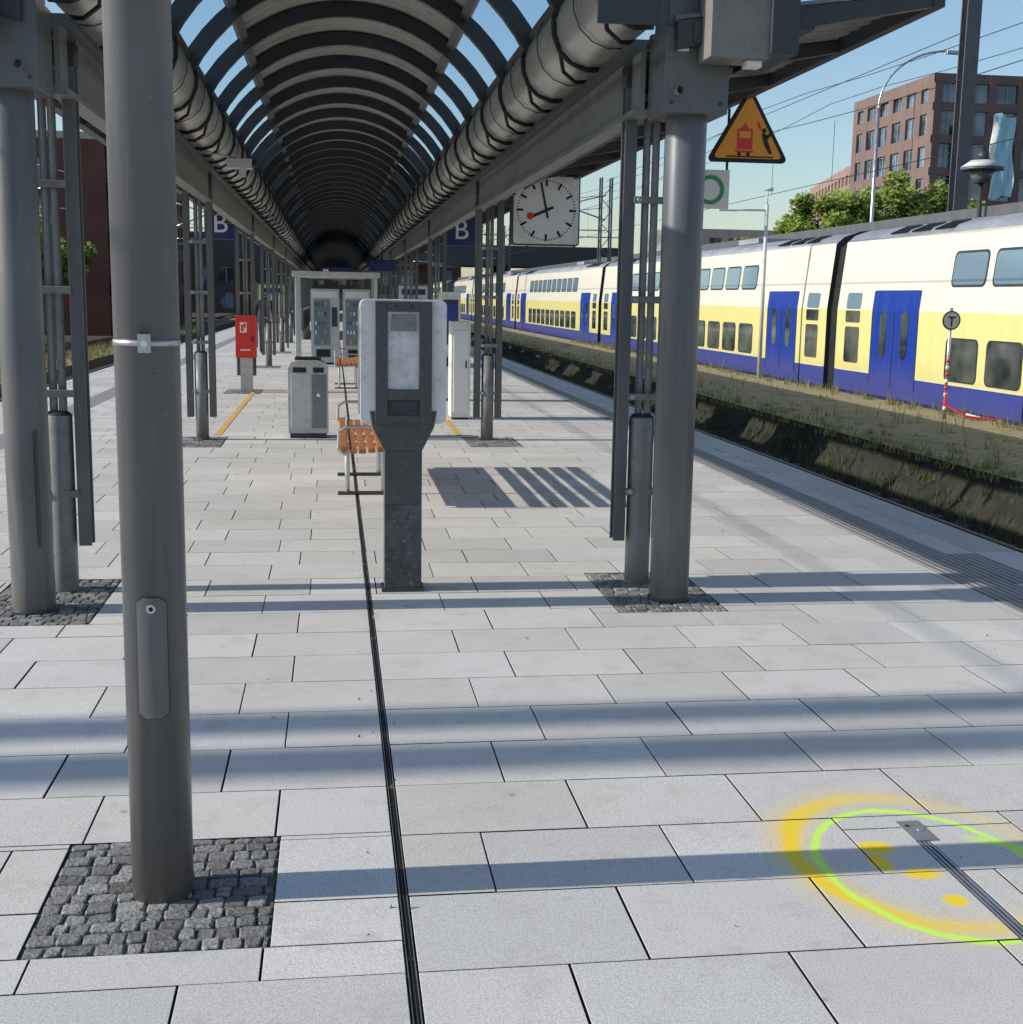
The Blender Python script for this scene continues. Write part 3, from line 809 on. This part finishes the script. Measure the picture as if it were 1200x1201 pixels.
v.prism([(x + .06, yy, zc + .12), (x + .08, yy, zc + .11), (x + .10, yy, zc + .05), (x + .07, yy, zc + .07)], (0, .002, 0), 'red')
v.box(x - .17, x + .2, yy, yy + .002, zc - .15, zc - .14, 'black')
v.box(x - .02, x + .02, y + .022, y + .05, 2.72, 3.3, 'steel_dk')
v.make('warning_sign')
v = MB(); x, zc = 2.84, 2.50
v.box(x - .18, x + .17, 9.78, 9.80, zc - .15, zc + .14, 'white')
n = 32
for i in range(n):
    a0, a1 = 2 * math.pi * i / n, 2 * math.pi * (i + 1) / n
    v.prism([(x + .02 + .11 * math.cos(a0), 9.775, zc - .01 + .11 * math.sin(a0)), (x + .02 + .11 * math.cos(a1), 9.775, zc - .01 + .11 * math.sin(a1)), (x + .02 + .08 * math.cos(a1), 9.775, zc - .01 + .08 * math.sin(a1)), (x + .02 + .08 * math.cos(a0), 9.775, zc - .01 + .08 * math.sin(a0))], (0, .003, 0), 'green')
v.box(x + .15, x + .165, 9.81, 9.83, zc - .1, 3.1, 'steel_dk')
v.make('platform_sign')
def clock(x, y, z, s):
    v = MB()
    v.prism([(x + a, y, z + b2) for a, b2 in rrect(2 * s, 2 * s, .04)], (0, .24, 0), 'steel_dk')
    v.prism([(x + a, y - .004, z + b2) for a, b2 in rrect(2 * s * .96, 2 * s * .96, .03)], (0, .003, 0), 'shell')
    v.cyl((x, y - .007, z), (x, y - .004, z), s * .94, 'white', seg=48)
    for i in range(60):
        a = math.radians(6 * i); L = .2 if i % 5 == 0 else .07; w_ = .03 if i % 5 == 0 else .010
        r0, r1 = s * (.88 - L), s * .88
        d_ = Vector((math.sin(a), 0, math.cos(a))); pp = Vector((math.cos(a), 0, -math.sin(a)))
        o = Vector((x, y - .010, z)) + d_ * r0 - pp * w_ / 2
        v.obox(o, pp * w_, (0, .002, 0), d_ * (r1 - r0), 'black')
    for ang_, L, w_ in ((246, .55, .035), (348, .8, .026)):
        a = math.radians(ang_); d_ = Vector((math.sin(a), 0, math.cos(a))); pp = Vector((math.cos(a), 0, -math.sin(a)))
        o = Vector((x, y - .016, z)) - d_ * .1 - pp * w_ / 2
        v.obox(o, pp * w_, (0, .003, 0), d_ * (s * L + .1), 'black')
    a = math.radians(250); d_ = Vector((math.sin(a), 0, math.cos(a))); cpt = Vector((x, y - .02, z)) + d_ * s * .5
    v.cyl(cpt, cpt + Vector((0, .003, 0)), .045, 'red', seg=16)
    v.cyl((x, y - .02, z), (x, y - .005, z), .025, 'black', seg=16)
    v.cyl((x, y + .12, z + s), (x, y + .12, 3.2), .025, 'steel_dk')
    v.make('station_clock')
clock(2.70, 16.6, 2.76, .44)
for (x, y, z) in ((2.33, 24, 2.86), (-2.02, 24, 2.88)):
    e = MB(); e.box(x - .28, x + .28, y, y + .08, z - .28, z + .28, 'dblue'); e.cyl((x - .2, y + .04, z + .28), (x - .2, y + .04, 3.15), .012, 'steel_dk', seg=8); e.cyl((x + .2, y + .04, z + .28), (x + .2, y + .04, 3.15), .012, 'steel_dk', seg=8)
    o = e.make('platform_letter_sign'); text('B', .5, (x, y - .003, z - .01), 'white', 'letter_b', o)
v = MB(); v.box(-1.02, -.78, 12.95, 13.1, 2.84, 2.93, 'ltgrey'); v.cyl((-.78, 13.0, 2.885), (-.74, 13.0, 2.885), .035, 'black'); v.cyl((-1.25, 13.05, 3.0), (-.9, 13.05, 2.93), .012, 'ltgrey', seg=8); v.box(-.9, -.84, 12.97, 13.02, 2.76, 2.84, 'ltgrey'); v.make('security_camera', bevel=.004)
v = MB(); v.box(.95, 1.7, 35.95, 36.15, 2.3, 2.62, 'dblue'); v.box(1.3, 1.33, 36.0, 36.05, 2.62, 3.0, 'steel_dk'); v.make('train_display_sign')

# ------------------------------------------------------------ train
XT = 12.3; XM = 13.7
def wx(z): return XT if z < 1.5 else XT + .16 * (z - 1.5) / 1.61
train = bpy.data.objects.new('double_decker_train', None); S.collection.objects.link(train)
prof = [(.10, -.55), (0, -.42), (0, .06), (0, 1.5), (.16, 3.11), (.35, 3.28), (.75, 3.42), (1.4, 3.48)]
pm = ['tblue', 'tblue', 'tyellow', 'tcream', 'troof', 'troof', 'troof']
CL = 28.5; YG = 30.9
def wallpanel(mb, ya, yb, z0, z1, off, k, r=.12):
    pts = []
    for (u, v_) in rrect(yb - ya, z1 - z0, min(r, (yb - ya) / 2 - .001, (z1 - z0) / 2 - .001)):
        z = (z0 + z1) / 2 + v_; pts.append((wx(z) - off, (ya + yb) / 2 + u, z))
    mb.prism(pts, (.03 + off, 0, 0), k)
for c_ in range(-2, 7):
    ya, yb = YG + CL * (c_ - 1) + .35, YG + CL * c_ - .35
    t = MB()
    n = len(t.v); full = [(XT + a, z) for a, z in prof] + [(2 * XM - XT - a, z) for a, z in reversed(prof[:-1])]
    for yy in (ya, yb):
        for (a, z) in full: t.v.append((a, yy, z))
    L = len(full)
    mats_ = pm + list(reversed(pm))
    for i in range(L - 1): t.face((n + i, n + i + 1, n + L + i + 1, n + L + i), mats_[i], i in (4, 5, 6, 7, 8, 9))
    t.face([n + i for i in range(L)], 'steel_dk'); t.face([n + L + i for i in reversed(range(L))], 'steel_dk')
    t.face((n, n + L - 1, n + 2 * L - 1, n + L), 'black')
    for q in range(10):
        y_ = ya + 5.75 + q * 1.655
        wallpanel(t, y_, y_ + 1.42, 2.0, 2.72, .006, 'steel_dk', .14); wallpanel(t, y_ + .05, y_ + 1.37, 2.05, 2.67, .012, 'tglass2', .12)
        wallpanel(t, y_, y_ + 1.34, .12, 1.0, .006, 'steel_dk', .14); wallpanel(t, y_ + .04, y_ + 1.30, .16, .96, .012, 'tglass', .12)
        if q % 3 == 1: t.box(XT - .013, XT - .004, y_ + .04, y_ + 1.30, .70, .72, 'steel_dk')
    for e in (0, 1):
        def yy(s0, s1):
            return (ya + s0, ya + s1) if e == 0 else (yb - s1, yb - s0)
        a, b2 = yy(.55, 1.4)
        wallpanel(t, a, b2, .25, 1.10, .01, 'tglass', .08); wallpanel(t, a, b2, 1.2, 1.48, .01, 'tglass', .05)
        wallpanel(t, a, b2, 1.52, 1.9, .01, 'tglass2', .08)
        a, b2 = yy(2.1, 4.5)
        wallpanel(t, a, b2, -.2, 1.49, .008, 'tblue', .05); wallpanel(t, a, b2, 1.44, 1.95, .009, 'tblue', .05)
        mm = (a + b2) / 2
        t.box(XT - .014, XT, mm - .02, mm + .02, -.18, 1.46, 'black')
        for sx in (-1.19, 1.17): t.box(XT - .012, XT, mm + sx, mm + sx + .025, -.18, 1.46, 'black')
        for sx in (-.55, .55):
            wallpanel(t, mm + sx - .17, mm + sx + .17, .45, 1.48, .016, 'tglass', .15)
        yc = ya + 3.6 if e == 0 else yb - 3.6
        for dy in (-1.2, 1.2):
            for sx in (-.72, .72): t.cyl((XM + sx - .07, yc + dy, -.34), (XM + sx + .07, yc + dy, -.34), .42, 'rail', seg=20)
        t.box(XT + .25, XT + .38, yc - 1.7, yc + 1.7, -.62, -.38, 'black')
        for dy in (-1.2, 0, 1.2): t.box(XT + .12, XT + .25, yc + dy - .2, yc + dy + .2, -.7, -.42, 'steel_dk')
    s = 7
    while s < CL - 8:
        t.box(XT + .15, XT + .5, ya + s, ya + s + 1.6, -.75, -.5, 'steel_dk'); s += 2.3
    t.box(XT - .006, XT + .01, ya + .1, yb - .1, .05, .065, 'tcream')
    for s0 in (1.5, 2.6, 3.7, CL - 6.0, CL - 4.9, CL - 3.8):
        for i in range(7):
            t.obox((XT + .22, ya + s0 + i * .12, 3.20), (.4, 0, .17), (0, .05, 0), (-.01, 0, .03), 'black')
    t.box(XM - .6, XM + .6, ya + 8, ya + 10, 3.45, 3.6, 'troof')
    t.prism([(XT + a + .12, yb, z * .97) for a, z in prof] + [(2 * XM - XT - a - .12, yb, z * .97) for a, z in reversed(prof[:-1])], (0, .7, 0), 'black')
    t.make('carriage', parent=train)

v = MB(); v.box(16.6, 24, -20, 200, 3.95, 4.12, 'steel_dk'); v.box(16.53, 16.6, -20, 200, 3.9, 4.15, 'steel')
for i in range(20):
    v.box(19.8, 20.1, -10 + 10 * i, -9.7 + 10 * i, -.2, 3.95, 'steel')
v.make('far_platform_canopy')
v = MB(); v.box(16.2, 24.5, -20, 200, -1.02, -.05, 'concrete'); v.make('far_platform')

v = MB(); x, y = 10.8, 21.6
v.cyl((x, y, -.36), (x, y, 1.6), .028, 'galv'); v.cyl((x, y - .03, 1.38), (x, y - .02, 1.38), .17, 'steel_dk', seg=28); v.cyl((x, y - .036, 1.38), (x, y - .031, 1.38), .14, 'ltgrey', seg=28); v.box(x - .07, x + .07, y - .042, y - .037, 1.42, 1.45, 'black'); v.box(x - .015, x + .015, y - .042, y - .037, 1.28, 1.42, 'black')
for i in range(8): v.cyl((x, y, -.2 + i * .12), (x, y, -.14 + i * .12), .032, 'red' if i % 2 else 'white', seg=12)
v.tube([(x, y, .1), (x - .1, y - .2, -.1), (x + .2, y - .4, -.28), (x + .8, y - .6, -.34)], .02, 'red', 5)
v.tube([(x + .25, y - .3, -.25), (x + .5, y - .5, -.32)], .025, 'white', 5)
v.make('round_track_sign')
v = MB(); x, y = 11.2, 33
v.cyl((x, y, -.36), (x, y, 4.15), .055, 'ltgrey', r1=.045); v.cyl((x, y, 4.0), (x - 1.2, y, 4.0), .025, 'ltgrey', seg=8)
v.prism([(x - .1, y, 4.5), (x + .15, y, 4.6), (x + .15, y, 4.5)], (0, .1, 0), 'ltgrey'); v.cyl((x, y, 4.15), (x, y, 4.5), .02, 'ltgrey', seg=8)
v.box(x - 1.3, x - .8, y - .06, y + .06, 3.96, 4.0, 'ltgrey'); v.make('platform_lamp')

def lattice(x, y, h, w_=.5, name='catenary_mast', arm=-2.5, base=-1.0):
    v = MB()
    for sx in (-1, 1):
        for sy in (-1, 1): v.box(x + sx * w_ / 2 - .045, x + sx * w_ / 2 + .045, y + sy * w_ / 2 - .045, y + sy * w_ / 2 + .045, base, h, 'steel')
    z = base; f = 1
    while z < h - .5:
        v.cyl((x - f * w_ / 2, y - w_ / 2, z), (x + f * w_ / 2, y - w_ / 2, z + .7), .025, 'steel', seg=5); v.cyl((x - w_ / 2, y - f * w_ / 2, z), (x - w_ / 2, y + f * w_ / 2, z + .7), .025, 'steel', seg=5)
        z += .7; f = -f
    v.cyl((x, y, h - 2.4), (x + arm, y, h - 1.6), .045, 'galv', seg=8); v.cyl((x, y, h - 1.0), (x + arm, y, h - 1.6), .035, 'galv', seg=8); v.cyl((x, y, h - 3.0), (x + arm, y, h - 3.0), .035, 'galv', seg=8)
    for i in range(3): v.cyl((x + .35 * (1 if arm > 0 else -1), y, h - 2.4 + .02 + i * .05), (x + .35 * (1 if arm > 0 else -1), y, h - 2.37 + i * .05), .08, 'redbrick', seg=8)
    v.make(name)
lattice(15.7, 75, 8.6, w_=.6); lattice(15.9, 120, 8.2); lattice(-13.5, 60, 8.2, arm=2.5); lattice(-13.5, 100, 8.2, arm=2.5)
lattice(9.7, 84, 8, w_=.45); lattice(-8.9, 75, 7.6, w_=.35, arm=2); lattice(9.7, 128, 8, w_=.45, arm=-2)
v = MB(); x, y = 17.95, 36
v.box(x - .21, x + .21, y - .2, y - .16, -1, 15, 'steel'); v.box(x - .21, x + .21, y + .16, y + .2, -1, 15, 'steel'); v.box(x - .02, x + .02, y - .16, y + .16, -1, 15, 'steel'); v.make('steel_mast')
v = MB()
for (x, z) in ((13.7, 5.4), (13.7, 6.9), (6.2, 5.6), (6.2, 6.6), (15.4, 8.3), (-6.6, 5.2), (-6.6, 6.2), (18, 8.6)):
    pts = []
    for i in range(0, 61):
        yy = -30 + 4.5 * i; ph_ = ((yy % 45) / 45 - .5)
        sag = .7 * (ph_ * ph_ * 4) if z > 6 else 0
        pts.append((x, yy, z - .4 + sag))
    v.tube(pts, .011, 'black', 4)
for yy in range(10, 130, 5):
    v.cyl((13.7, yy, 5.0), (13.7, yy, 6.6), .008, 'black', seg=4, caps=False)
for yy, z in ((75, 7.6), (75, 6.9), (120, 7.6)):
    v.tube([(9.7, yy, z), (12.5, yy, z - .35), (15.7, yy, z)], .018, 'black', 5)
v.tube([(15.7, 75, 8.4), (18, 36, 9.4)], .013, 'black', 4)
v.make('overhead_wires')
for (yy, r) in ((4.85, .15), (4.42, .17)):  # unseen masts, added only to cast two soft shadow bars on the near paving
    v = MB(); v.cyl((-19.5, yy, -1), (-19.5, yy, 13.5), r, 'steel', seg=20, r1=r * .9); v.cyl((-19.5, yy, 12.8), (-17.5, yy, 13.2), .05, 'galv', seg=8); v.make('offscreen_shadow_mast')

v = MB(); x, y = 25.6, 60
v.cyl((x, y, -1), (x, y, 10.8), .11, 'galv', r1=.07, seg=12)
pts = [(x, y, 10.8)]
for i in range(1, 13):
    a = math.radians(90 * i / 12); pts.append((x + 3.3 * (1 - math.cos(a)), y, 10.8 + 2.7 * math.sin(a)))
v.tube(pts, .05, 'galv', 8); v.obox((x + 3.2, y - .15, 13.38), (.9, 0, 0), (0, .3, 0), (0, 0, .14), 'ltgrey'); v.make('street_lamp')
v = MB(); x, y = 16.35, 31.6
v.cyl((x, y, -.1), (x, y, 4.8), .06, 'steel_dk'); v.cyl((x, y, 5.10), (x, y, 5.28), .55, 'ltgrey', r1=.3, seg=28); v.cyl((x, y, 5.04), (x, y, 5.10), .53, 'steel', seg=28)
v.cyl((x, y, 4.72), (x, y, 5.04), .2, 'steel', r1=.32, seg=20); v.cyl((x, y, 5.28), (x, y, 5.5), .14, 'steel_dk', seg=12); v.make('platform_mushroom_lamp')

# ------------------------------------------------------------ buildings
def facade(mb, o, u, nrm, L, H, nb, nf, wall, z0=0, pier=.38, band=.35, dep=.3, fr=True):
    o = Vector(o); u = Vector(u).normalized(); nrm = Vector(nrm).normalized(); up = Vector((0, 0, 1))
    bw = L / nb; fh = (H - z0) / nf
    for i in range(nb + 1):
        w_ = bw * pier
        s0 = i * bw - w_ / 2
        if i == 0: s0 = 0
        if i == nb: s0 = L - w_
        mb.obox(o + u * s0, u * w_, nrm * dep, up * H, wall)
    for j in range(nf + 1):
        h_ = fh * band; zz = z0 + j * fh - h_ / 2
        if j == nf: h_ = fh * band * 1.1; zz = H - h_
        mb.obox(o + up * zz, u * L, nrm * (dep - .02), up * h_, wall)
    if fr:
        for i in range(nb):
            mb.obox(o + u * (i * bw + bw * .5 - .05), u * .1, nrm * .08, up * H, 'winframe')
        for j in range(nf):
            mb.obox(o + up * (z0 + j * fh + fh * .78), u * L, nrm * .07, up * .08, 'winframe')
b = MB()
b.box(61.3, 112, 129.3, 150, -1, 24.4, 'glass'); b.box(61.2, 112, 129.1, 150, 24.4, 24.9, 'brick')
facade(b, (61, 129.3, -1), (1, 0, 0), (0, -1, 0), 51, 26.0, 16, 8, 'brick', pier=.26, band=.26)
facade(b, (61.3, 150, -1), (0, -1, 0), (-1, 0, 0), 20.7, 26.0, 6, 8, 'brick', pier=.35)
b.make('brick_office_building')
b = MB()
A = Vector((62, 133, 0)); B = Vector((80, 213, 0)); uu = (B - A).normalized(); nn = Vector((-uu.y, uu.x, 0))
b.obox(A + Vector((0, 0, -1)), B - A, -nn * 15, Vector((0, 0, 21.5)), 'glass')
facade(b, A + Vector((0, 0, -1)), uu, nn, 82, 21.6, 26, 7, 'brick2', pier=.42)
facade(b, A + Vector((0, 0, -1)), -nn, -uu, 15, 21.6, 4, 7, 'brick2')
b.obox(A + Vector((0, 0, 20.6)) + uu * 4 - nn * 3, uu * 26, -nn * 8, Vector((0, 0, 2.2)), 'brick2')
b.obox(A + Vector((0, 0, 20.5)), uu * 82, -nn * 15, Vector((0, 0, .3)), 'trim')
b.make('brick_apartment_building')
v = MB()
n = len(v.v)
for j in range(12):
    for i in range(7):
        v.v.append((67.4 + i * .42 + .12 * math.sin(j * .9), 128.7 + .25 * math.sin(i * 2.1 + j * .5), 21 - j * .75 + .25 * math.sin(i + j * .3)))
for j in range(11):
    for i in range(6): v.face((n + j * 7 + i, n + j * 7 + i + 1, n + j * 7 + i + 8, n + j * 7 + i + 7), 'white' if i == 0 else 'tarp', True)
n = len(v.v)
for j in range(12):
    for i in range(3): v.v.append((63.2 + i * .45, 128.7 + .2 * math.sin(i * 2.1 + j * .5), 20 - j * .95))
for j in range(11):
    for i in range(2): v.face((n + j * 3 + i, n + j * 3 + i + 1, n + j * 3 + i + 4, n + j * 3 + i + 3), 'tarp', True)
v.make('blue_tarpaulin')
b = MB(); b.box(-46, -13.3, 80.3, 118, -1, 10.2, 'glass'); facade(b, (-46, 80.3, -1), (1, 0, 0), (0, -1, 0), 32.7, 11.4, 12, 4, 'redbrick', pier=.5)
facade(b, (-13.3, 80.3, -1), (0, 1, 0), (1, 0, 0), 37, 11.4, 12, 4, 'redbrick'); b.box(-46.2, -13.0, 80.0, 118.2, 10.4, 10.8, 'trim'); b.make('brick_warehouse')
b = MB(); b.box(-60, 17, 175.3, 200, -1, 9, 'glass'); facade(b, (-60, 175.3, -1), (1, 0, 0), (0, -1, 0), 77, 10, 26, 3, 'dkbrick'); b.box(-60.3, 17.3, 174.9, 200, 9, 9.5, 'steel_dk'); b.make('station_hall')
b = MB(); b.box(-70, 30, 135, 145, 4.9, 7.0, 'steel_dk')
for i in range(21): b.box(-70 + i * 5 - .12, -70 + i * 5 + .12, 134.8, 134.98, 7.0, 8.1, 'steel')
b.box(-70, 30, 134.85, 134.95, 8.0, 8.1, 'steel')
for x in (-30, -16, -9.2, 9.4, 18, 28): b.box(x - .6, x + .6, 137, 143, -1, 4.9, 'dkbrick')
b.make('road_bridge')
b = MB(); b.box(48, 74, 185.3, 200, -1, 12, 'glass'); facade(b, (48, 185.3, -1), (1, 0, 0), (0, -1, 0), 26, 13, 9, 4, 'trim'); b.make('white_office_building')

# ------------------------------------------------------------ trees
def tree(x, y, h, r, n=5500, ls=.30, name='deciduous_tree'):
    t = MB(); t.tint = .5
    t.cyl((x, y, -1), (x, y, h * .45), .03 * h, 'bark', r1=.018 * h, seg=8)
    cl = []
    for i in range(34):
        th = U(0, 6.28); ph_ = U(-.8, 1); rr = U(.25, 1)
        cx = x + r * rr * math.cos(th) * math.sqrt(1 - ph_ * ph_ * .7); cy = y + r * rr * math.sin(th) * math.sqrt(1 - ph_ * ph_ * .7)
        cz = h * .60 + ph_ * h * .34 * rr
        cl.append((cx, cy, cz, U(.2, .36) * r, U(-.2, .2)))
        if i < 12: t.cyl((x, y, h * U(.3, .5)), (cx, cy, cz), .008 * h, 'bark', r1=.003 * h, seg=5)
    for i in range(n):
        cx, cy, cz, cr, tb = random.choice(cl)
        v = Vector((random.gauss(0, 1), random.gauss(0, 1), random.gauss(0, .8))); v = v.normalized() * cr * U(.4, 1.25)
        c_ = Vector((cx, cy, cz)) + v
        a = Vector((U(-1, 1), U(-1, 1), U(-.6, .6))).normalized() * ls * U(.5, 1); b2 = a.orthogonal().normalized() * ls * U(.3, .6)
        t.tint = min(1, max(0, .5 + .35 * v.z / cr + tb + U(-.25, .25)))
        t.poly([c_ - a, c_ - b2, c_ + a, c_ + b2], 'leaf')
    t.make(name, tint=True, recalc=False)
tree(46.0, 100, 13.4, 3.5, 8000); tree(50.0, 101, 11.2, 2.9, 5000); tree(38.8, 100, 12.2, 3.3, 7500); tree(42.6, 103, 11.0, 2.9, 5000)
for (x, y, h, r) in ((31, 120, 6.2, 2.6), (26, 124, 5.6, 2.6), (36, 112, 7.5, 2.4), (-22, 66, 7, 3.2), (-17, 70, 6, 2.7), (-28, 60, 8, 3.5), (-15.5, 74, 5, 2.2)): tree(x, y, h, r, 2500)

# ------------------------------------------------------------ person in the distance
def person(x, y, yaw=0):
    P = [(0, 0, .95), (0, 0, 1.15), (0, -.01, 1.38), (0, -.01, 1.50), (0, -.02, 1.62),
         (.18, 0, 1.41), (.24, .02, 1.14), (.25, -.04, .90), (.25, -.06, .82),
         (-.18, 0, 1.41), (-.24, .02, 1.14), (-.25, -.04, .90), (-.25, -.06, .82),
         (.09, 0, .88), (.10, -.02, .50), (.10, .03, .08), (.11, -.12, .03),
         (-.09, 0, .88), (-.11, .06, .50), (-.11, .14, .08), (-.11, .0, .03)]
    E = [(0, 1), (1, 2), (2, 3), (3, 4), (2, 5), (5, 6), (6, 7), (7, 8), (2, 9), (9, 10), (10, 11), (11, 12), (0, 13), (13, 14), (14, 15), (15, 16), (0, 17), (17, 18), (18, 19), (19, 20)]
    Rr = [.15, .14, .16, .055, .09, .07, .05, .04, .035, .07, .05, .04, .035, .1, .065, .045, .04, .1, .065, .045, .04]
    me = bpy.data.meshes.new('body'); me.from_pydata(P, E, []); o = bpy.data.objects.new('person_standing', me); S.collection.objects.link(o)
    md = o.modifiers.new('skin', 'SKIN')
    for i, r in enumerate(Rr): me.skin_vertices[0].data[i].radius = (r, r * .8 if i < 3 else r)
    me.skin_vertices[0].data[0].use_root = True
    o.modifiers.new('sub', 'SUBSURF').render_levels = 2
    me.materials.append(M['cloth']); o.location = (x, y, 0); o.rotation_euler = (0, 0, yaw)
    bpy.ops.mesh.primitive_uv_sphere_add(segments=20, ring_count=14, radius=1, location=(0, -.02, 1.64)); hd = bpy.context.object; hd.name = 'head'; hd.scale = (.078, .098, .118); hd.data.materials.append(M['skin']); hd.parent = o
    bpy.ops.mesh.primitive_uv_sphere_add(segments=20, ring_count=14, radius=1, location=(0, .005, 1.665)); hr = bpy.context.object; hr.name = 'hair'; hr.scale = (.086, .1, .108); hr.data.materials.append(M['cloth']); hr.parent = o
person(-1.92, 36.5, math.radians(170))
